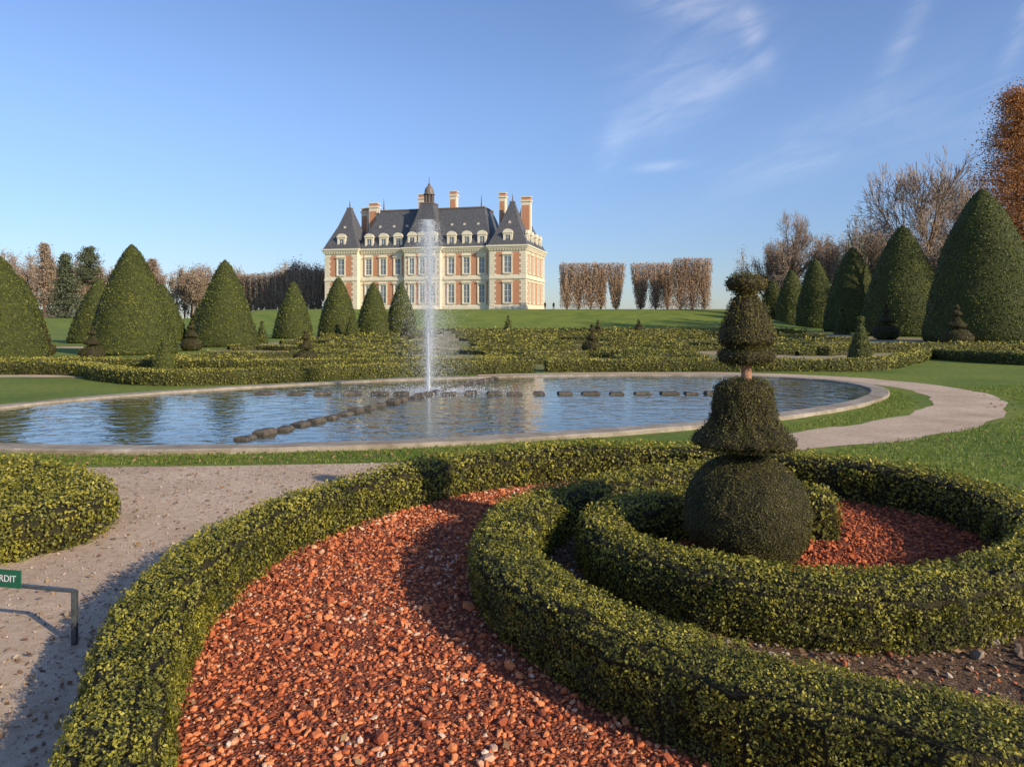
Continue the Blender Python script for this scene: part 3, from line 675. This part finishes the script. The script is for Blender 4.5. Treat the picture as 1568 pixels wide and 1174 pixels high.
def tree_parts(x, y, z, H, Wd, tm=.5, leafmat_i=None, leafn=0, leafs=.3, **kw):
    a0, a1, b0, b1, lv = grow(H, Wd, **kw)
    o = np.array([x, y, z])
    thick = lv <= 2
    V, F = tubes(a0[thick]+o, a1[thick]+o, b0[thick], b1[thick], 6); pr = [(V, F, 0, 0.)]
    V, F = tubes(a0[~thick]+o, a1[~thick]+o, b0[~thick], b1[~thick], 3); pr.append((V, F, 1, np.clip(rng.normal(tm, .15, len(F)), 0, 1)))
    if leafn:
        tips = a1[lv >= lv.max()-1]; idx = rng.integers(0, len(tips), leafn)
        P = tips[idx]+o+rng.normal(0, leafs*1.2, (leafn, 3))
        V, F = leaves(P, rng.normal(0, 1, (leafn, 3)), leafs, .1, 1, .35); pr.append((V, F, leafmat_i, rng.random(len(F))))
    return pr
for (x, y, H, Wd) in [(55.5, 150, 22.5, 7.2), (69, 140, 20, 6), (51.5, 90, 20.5, 7.5), (60, 95, 20, 7.5), (75, 128, 19, 7), (64, 108, 18, 7)]:
    build('bare_tree', tree_parts(x, y, float(tz(x, y)), H, Wd, levels=6, minr=.028, spread=.62, tm=.5), [M_bark, M_twiggrey])
def mass(name, items, mats, **kw):
    pr = []
    for it in items: pr += tree_parts(*it[:5], **{**kw, **(it[5] if len(it) > 5 else {})})
    build(name, pr, mats)
its = []
for i in range(72):
    x = -175+i*1.85+rng.normal(0, 1.0); y = rng.uniform(190, 230)
    h = rng.uniform(15.5, 20) if i < 26 else rng.uniform(13.0, 16.0)
    its.append((x, y, 1.0, h, rng.uniform(3.8, 5.4)))
mass('distant_trees', its, [M_bark, M_twig, M_twig], levels=4, minr=.06, trunk=.14, spread=.85, leafmat_i=2, leafn=3400, leafs=.5, tm=.6)
its = []
for i in range(44):
    f = i/43; x = 55+f*47+rng.normal(0, 1.5); y = 170-f*62+rng.normal(0, 5)
    its.append((x, y, 0, rng.uniform(15, 19.5), rng.uniform(4.2, 6)))
for i in range(12):
    its.append((50+i*3.2+rng.normal(0, 1), 86-i*1.6+rng.uniform(-3, 3), 0, rng.uniform(9, 12), rng.uniform(3, 4.5)))
mass('distant_trees', its, [M_bark, M_twig, M_twig], levels=4, minr=.045, trunk=.15, spread=.8, leafmat_i=2, leafn=3200, leafs=.36, tm=.5)

def conical(name, x, y, H, R, mats, n, ls, z=0., pw=1., low=.12, tm=.5, layers=26, droop=.25):
    a0, a1, r0, r1 = [np.array([[0, 0, 0.]])], [np.array([[0, 0, H]])], [np.array([H*.02])], [np.array([.03])]
    for i in range(layers):
        f = low+(1-low)*i/layers; Rl = R*(1-f)**pw*1.0+.15
        for k in range(7):
            a = rng.uniform(0, 6.283); l = Rl*rng.uniform(.55, 1.15)
            p0_ = np.array([[0, 0, f*H]]); p1_ = np.array([[l*math.cos(a), l*math.sin(a), f*H-l*droop+rng.normal(0, .2)]])
            a0.append(p0_); a1.append(p1_); r0.append(np.array([.06])); r1.append(np.array([.015]))
    a0, a1, r0, r1 = map(np.concatenate, (a0, a1, r0, r1)); o = np.array([x, y, z])
    V, F = tubes(a0+o, a1+o, r0, r1, 5); pr = [(V, F, 0, 0.)]
    b = rng.integers(1, len(a0), n); u = rng.random(n)[:, None]**.6
    P = a0[b]*(1-u)+a1[b]*u+rng.normal(0, 1, (n, 3))*np.array([.35, .35, .22])*(R/3.5)
    V, F = leaves(P+o, rng.normal(0, 1, (n, 3)), ls, .1, 1, .5); pr.append((V, F, 1, np.clip(rng.normal(tm, .22, n), 0, 1)))
    build(name, pr, mats)
conical('bald_cypress_tree', 47.6, 70, 23.2, 7.4, [M_bark, M_orange], 44000, .21, pw=.8, droop=-.12, low=.2, layers=34)
conical('bald_cypress_tree', 55, 78, 21, 5.5, [M_bark, M_orange], 16000, .24, pw=.75, droop=-.15, low=.2)
conical('spruce_tree', -90, 150, 13.5, 4.2, [M_bark, M_spruce], 9000, .45, pw=.9, z=1.2, low=.06)
conical('cedar_tree', -97, 170, 17, 4.2, [M_bark, M_spruce], 7000, .4, pw=.35, z=1.2, low=.5, droop=-.1, layers=9)
conical('cedar_tree', -108, 172, 18, 4.2, [M_bark, M_twig], 9000, .4, pw=.6, z=1.2, low=.2, droop=0)
conical('cedar_tree', -99, 205, 17, 4.2, [M_bark, M_twig], 6000, .4, pw=.5, z=1.2, low=.3, droop=0)
build('ivy_clad_tree', tree_parts(57, 122, 0, 18.5, 4, levels=5, minr=.03, leafmat_i=2, leafn=1500, leafs=.4), [M_bark, M_twiggrey, M_spruce])

# clipped (pleached) hornbeams: flat top, sheer sides, limbs fanning up from the trunk
def clipped(x, y, z, w, d, H, low=.2, vee=.8, n=260, dens=2600, rad=.035, ls=.3, limbs=16):
    pr = []
    t0 = [[x, y, z-.5]]; t1 = [[x, y, z+H*.28]]; ra = [.24]; rb = [.16]
    for i in range(limbs):
        b_ = [x, y, z+H*rng.uniform(.06, .3)]
        t0.append(b_); t1.append([x+rng.uniform(-.46, .46)*w, y+rng.uniform(-.45, .45)*d, z+H*rng.uniform(.6, .97)]); ra.append(.11); rb.append(.04)
    V, F = tubes(np.array(t0), np.array(t1), np.array(ra), np.array(rb), 6); pr.append((V, F, 0, 0.))
    def wf(ez): return vee+(1-vee)*np.clip(ez*1.35, 0, 1)
    ez = rng.uniform(0, 1, n)**.6
    s = np.stack([x+rng.normal(0, .2, n), y+rng.normal(0, .2, n), z+np.maximum(ez*H*.35, .3)], -1)
    e = np.stack([x+rng.uniform(-.5, .5, n)*w*wf(ez), y+rng.uniform(-.5, .5, n)*d*wf(ez), z+low+(H-low)*ez], -1)
    m_ = s*.5+e*.5; m_[:, :2] = (e[:, :2]*.7+s[:, :2]*.3)
    V, F = tubes(s, m_, np.full(n, rad*1.4), np.full(n, rad), 3); pr.append((V, F, 1, rng.random(len(F))))
    V, F = tubes(m_, e, np.full(n, rad), np.full(n, rad*.6), 3); pr.append((V, F, 1, rng.random(len(F))))
    n2 = int(dens*w/2.5); ez = rng.uniform(0, 1, n2)**.8
    P = np.stack([x+rng.uniform(-.5, .5, n2)*w*wf(ez), y+rng.uniform(-.5, .5, n2)*d*wf(ez), z+low+(H-low)*ez], -1)
    P += rng.normal(0, .1, P.shape)
    V, F = leaves(P, rng.normal(0, 1, (n2, 3)), ls, 0, .6, .42, align=(0, 0, 1)); pr.append((V, F, 1, np.clip(.6*rng.random(len(F))+.25*rng.random()+.15, 0, 1)))
    return pr
pr = []
for u, w_, v_ in ((868, 2.9, .9), (886, 2.9, .85), (904, 2.9, .85), (920, 2.7, .75), (943, 3.5, .35), (981, 3.7, .42), (1004, 2.9, .8), (1022, 3.0, .85)):
    D = 150; pr += clipped((u-784)/1140*D, D, 3.55, w_, 3.5, 9.3, vee=v_)
for u, w_ in ((1042, 2.8), (1060, 2.8), (1078, 2.6)):
    D = 142; pr += clipped((u-784)/1140*D, D, 3.3, w_, 3.2, 9.9, vee=.92)
build('clipped_tree_row', pr, [M_bark, M_hornbeam])
pr = []
for i in range(17):
    f = i/16; D = 205-20*f; x = -80+f*32; pr += clipped(x, D, 2.2+1.2*f, 2.7, 4, 11.2-f*.6, vee=.85, n=250, rad=.05, dens=900, ls=.4)
build('clipped_tree_row', pr, [M_bark, M_twiggrey])

# ------------------------------------------------------------------ sign on low rail
se = bpy.data.objects.new('lawn_sign', None); link(se)
def pbox(name, c, sz, mat, rz=0., bev=.002):
    V, F = [], []
    for sx, sy, sz_ in [(-1, -1, -1), (1, -1, -1), (1, 1, -1), (-1, 1, -1), (-1, -1, 1), (1, -1, 1), (1, 1, 1), (-1, 1, 1)]: V.append((sx*sz[0]/2, sy*sz[1]/2, sz_*sz[2]/2))
    F = [(0, 3, 2, 1), (4, 5, 6, 7), (0, 1, 5, 4), (1, 2, 6, 5), (2, 3, 7, 6), (3, 0, 4, 7)]
    o = pymesh(name, V, F, [mat], parent=se); o.location = c; o.rotation_euler = (0, 0, rz)
    b = o.modifiers.new('b', 'BEVEL'); b.width = bev; b.segments = 2
    return o
pbox('post', (-2.28, 3.88, .14), (.026, .026, .29), M_steel)
ang = math.atan2(4.12-3.88, -3.35+2.28)
Lr = math.hypot(1.07, .24)
pbox('rail', (-2.815, 4.0, .283), (Lr, .026, .016), M_steel, ang+math.pi)
pbox('post_far', (-3.35, 4.12, .14), (.026, .026, .29), M_steel)
pbox('plate', (-2.72, 3.955, .325), (.27, .006, .095), M_sign, ang+math.pi)
cu = bpy.data.curves.new('lettering', 'FONT'); cu.body = 'INTERDIT'; cu.size = .05; cu.align_x = 'CENTER'; cu.align_y = 'CENTER'; cu.extrude = .0005
to = link(bpy.data.objects.new('lettering', cu), se); to.data.materials.append(M_white)
to.location = (-2.722, 3.9505, .325); to.rotation_euler = (math.radians(90), 0, ang+math.pi)

# ------------------------------------------------------------------ people on the terrace
def person(x, y, stride=.12, face=0., coat=M_coat):
    z = float(tz(x, y))
    J = {'pel': (0, 0, .95), 'ch': (0, 0, 1.3), 'nk': (0, 0, 1.48), 'hd': (0, -.01, 1.6), 'ht': (0, 0, 1.72),
         'hl': (-.1, 0, .9), 'kl': (-.11, -stride*.6, .5), 'al': (-.11, -stride, .08), 'tl': (-.11, -stride-.14, .04),
         'hr': (.1, 0, .9), 'kr': (.11, stride*.3, .5), 'ar': (.11, stride, .08), 'tr': (.11, stride-.14, .04),
         'sl': (-.19, 0, 1.4), 'el': (-.25, .03, 1.12), 'wl': (-.24, -.06, .86), 'gl': (-.23, -.08, .77),
         'sr': (.19, 0, 1.4), 'er': (.25, .03, 1.12), 'wr': (.24, -.06, .86), 'gr': (.23, -.08, .77)}
    R = {'pel': .15, 'ch': .15, 'nk': .06, 'hd': .095, 'ht': .07, 'hl': .1, 'kl': .065, 'al': .045, 'tl': .035, 'hr': .1, 'kr': .065, 'ar': .045, 'tr': .035,
         'sl': .075, 'el': .05, 'wl': .038, 'gl': .03, 'sr': .075, 'er': .05, 'wr': .038, 'gr': .03}
    E = [('pel', 'ch'), ('ch', 'nk'), ('nk', 'hd'), ('hd', 'ht'), ('pel', 'hl'), ('hl', 'kl'), ('kl', 'al'), ('al', 'tl'), ('pel', 'hr'), ('hr', 'kr'), ('kr', 'ar'), ('ar', 'tr'),
         ('ch', 'sl'), ('sl', 'el'), ('el', 'wl'), ('wl', 'gl'), ('ch', 'sr'), ('sr', 'er'), ('er', 'wr'), ('wr', 'gr')]
    ks = list(J); me = bpy.data.meshes.new('person'); me.from_pydata([J[k] for k in ks], [(ks.index(a), ks.index(b)) for a, b in E], [])
    me.materials.append(coat); me.materials.append(M_skin)
    o = link(bpy.data.objects.new('person', me)); o.location = (x, y, z-.01); o.rotation_euler = (0, 0, face)
    mod = o.modifiers.new('s', 'SKIN')
    for i, k in enumerate(ks): me.skin_vertices[0].data[i].radius = (R[k], R[k]*.8 if k in ('pel', 'ch') else R[k]); me.skin_vertices[0].data[i].use_root = (k == 'pel')
    sb = o.modifiers.new('u', 'SUBSURF'); sb.levels = 1; sb.render_levels = 1
person(7.0, 158, .15, .5); person(9.0, 161, .1, -.6)

# ------------------------------------------------------------------ light and sky
az = math.atan2(1, -.82); el = math.radians(23)
sd = Vector((math.sin(az)*math.cos(el), math.cos(az)*math.cos(el), math.sin(el)))
sl = bpy.data.lights.new('sun', 'SUN'); sl.energy = 5.0; sl.angle = math.radians(.5); sl.color = (1, .86, .62)
so = link(bpy.data.objects.new('sun', sl)); so.rotation_euler = sd.to_track_quat('Z', 'Y').to_euler()

w = bpy.data.worlds.new('World'); sc.world = w; w.use_nodes = True
nt = w.node_tree; nt.nodes.clear(); N = nt.nodes; L = nt.links
out = N.new('ShaderNodeOutputWorld'); bg = N.new('ShaderNodeBackground'); bg.inputs[1].default_value = .15
sky = N.new('ShaderNodeTexSky'); sky.sky_type = 'NISHITA'; sky.sun_disc = False; sky.sun_elevation = el; sky.sun_rotation = az
sky.air_density = 1.0; sky.dust_density = .3; sky.ozone_density = 2.5; sky.altitude = 100
def mth(op, a, b=None, c=None):
    n = N.new('ShaderNodeMath'); n.operation = op
    for i, v in enumerate((a, b, c)):
        if v is None: continue
        if isinstance(v, (int, float)): n.inputs[i].default_value = v
        else: L.new(v, n.inputs[i])
    return n.outputs[0]
tc = N.new('ShaderNodeTexCoord'); sp = N.new('ShaderNodeSeparateXYZ'); L.new(tc.outputs['Generated'], sp.inputs[0])
AZ = mth('ARCTAN2', sp.outputs[0], sp.outputs[1]); EL = mth('ARCSINE', sp.outputs[2])
tot = None
for (ca, ce, sa, sb, ang, wt) in [(.24, .385, .07, .018, -12, .7), (.315, .345, .035, .014, -70, .9), (.265, .29, .06, .018, 32, .5), (.17, .255, .05, .022, 28, .45), (.135, .225, .03, .014, 60, .45),
                                  (.20, .198, .035, .006, 3, .7), (.23, .32, .09, .06, 20, .4), (.49, .33, .06, .012, 62, .5), (.60, .31, .05, .009, 68, .6), (.40, .22, .15, .035, 25, .34), (.34, .19, .06, .01, 5, .25), (.55, .22, .09, .03, 12, .25)]:
    a = math.radians(ang); dx = mth('SUBTRACT', AZ, ca); dy = mth('SUBTRACT', EL, ce)
    u = mth('ADD', mth('MULTIPLY', dx, math.cos(a)/sa), mth('MULTIPLY', dy, math.sin(a)/sa))
    v = mth('ADD', mth('MULTIPLY', dx, -math.sin(a)/sb), mth('MULTIPLY', dy, math.cos(a)/sb))
    g = mth('MULTIPLY', mth('EXPONENT', mth('MULTIPLY', mth('ADD', mth('MULTIPLY', u, u), mth('MULTIPLY', v, v)), -1.)), wt)
    tot = g if tot is None else mth('ADD', tot, g)
cb = N.new('ShaderNodeCombineXYZ')
L.new(mth('ADD', mth('MULTIPLY', AZ, 6.), mth('MULTIPLY', EL, 4.)), cb.inputs[0]); L.new(mth('SUBTRACT', mth('MULTIPLY', EL, 30.), mth('MULTIPLY', AZ, 10.)), cb.inputs[1])
no = N.new('ShaderNodeTexNoise'); no.inputs['Scale'].default_value = 1.2; no.inputs['Detail'].default_value = 8; no.inputs['Roughness'].default_value = .6; no.inputs['Distortion'].default_value = 1.0
L.new(cb.outputs[0], no.inputs['Vector'])
nf = mth('MULTIPLY', mth('MAXIMUM', mth('SUBTRACT', no.outputs['Fac'], .25), 0.), 2.0)
cf = mth('MULTIPLY', tot, nf)
cc = N.new('ShaderNodeVectorMath'); cc.operation = 'SCALE'; cc.inputs[0].default_value = (2.3, 1.9, 1.25); L.new(cf, cc.inputs['Scale'])
hz = N.new('ShaderNodeMapRange'); hz.interpolation_type = 'SMOOTHSTEP'; hz.inputs[1].default_value = -.02; hz.inputs[2].default_value = .32; L.new(EL, hz.inputs[0])
hm = N.new('ShaderNodeMix'); hm.data_type = 'RGBA'; L.new(hz.outputs[0], hm.inputs[0]); hm.inputs[6].default_value = (.60, .66, .86, 1); hm.inputs[7].default_value = (1.0, 1.02, 1.2, 1)
tn = N.new('ShaderNodeVectorMath'); tn.operation = 'MULTIPLY'; L.new(hm.outputs[2], tn.inputs[1]); L.new(sky.outputs[0], tn.inputs[0])
ad = N.new('ShaderNodeVectorMath'); ad.operation = 'ADD'; L.new(tn.outputs[0], ad.inputs[0]); L.new(cc.outputs[0], ad.inputs[1])
L.new(ad.outputs[0], bg.inputs[0]); L.new(bg.outputs[0], out.inputs[0])

# ------------------------------------------------------------------ camera
cam = bpy.data.cameras.new('camera'); co = link(bpy.data.objects.new('camera', cam))
cam.sensor_width = 36; cam.lens = 26.17; cam.shift_y = -99/1568; cam.clip_end = 6000; cam.clip_start = .05
co.location = (0, 0, 1.7); co.rotation_euler = (math.radians(90), 0, 0)
sc.camera = co
sc.view_settings.view_transform = 'Standard'; sc.view_settings.look = 'None'; sc.view_settings.exposure = 0
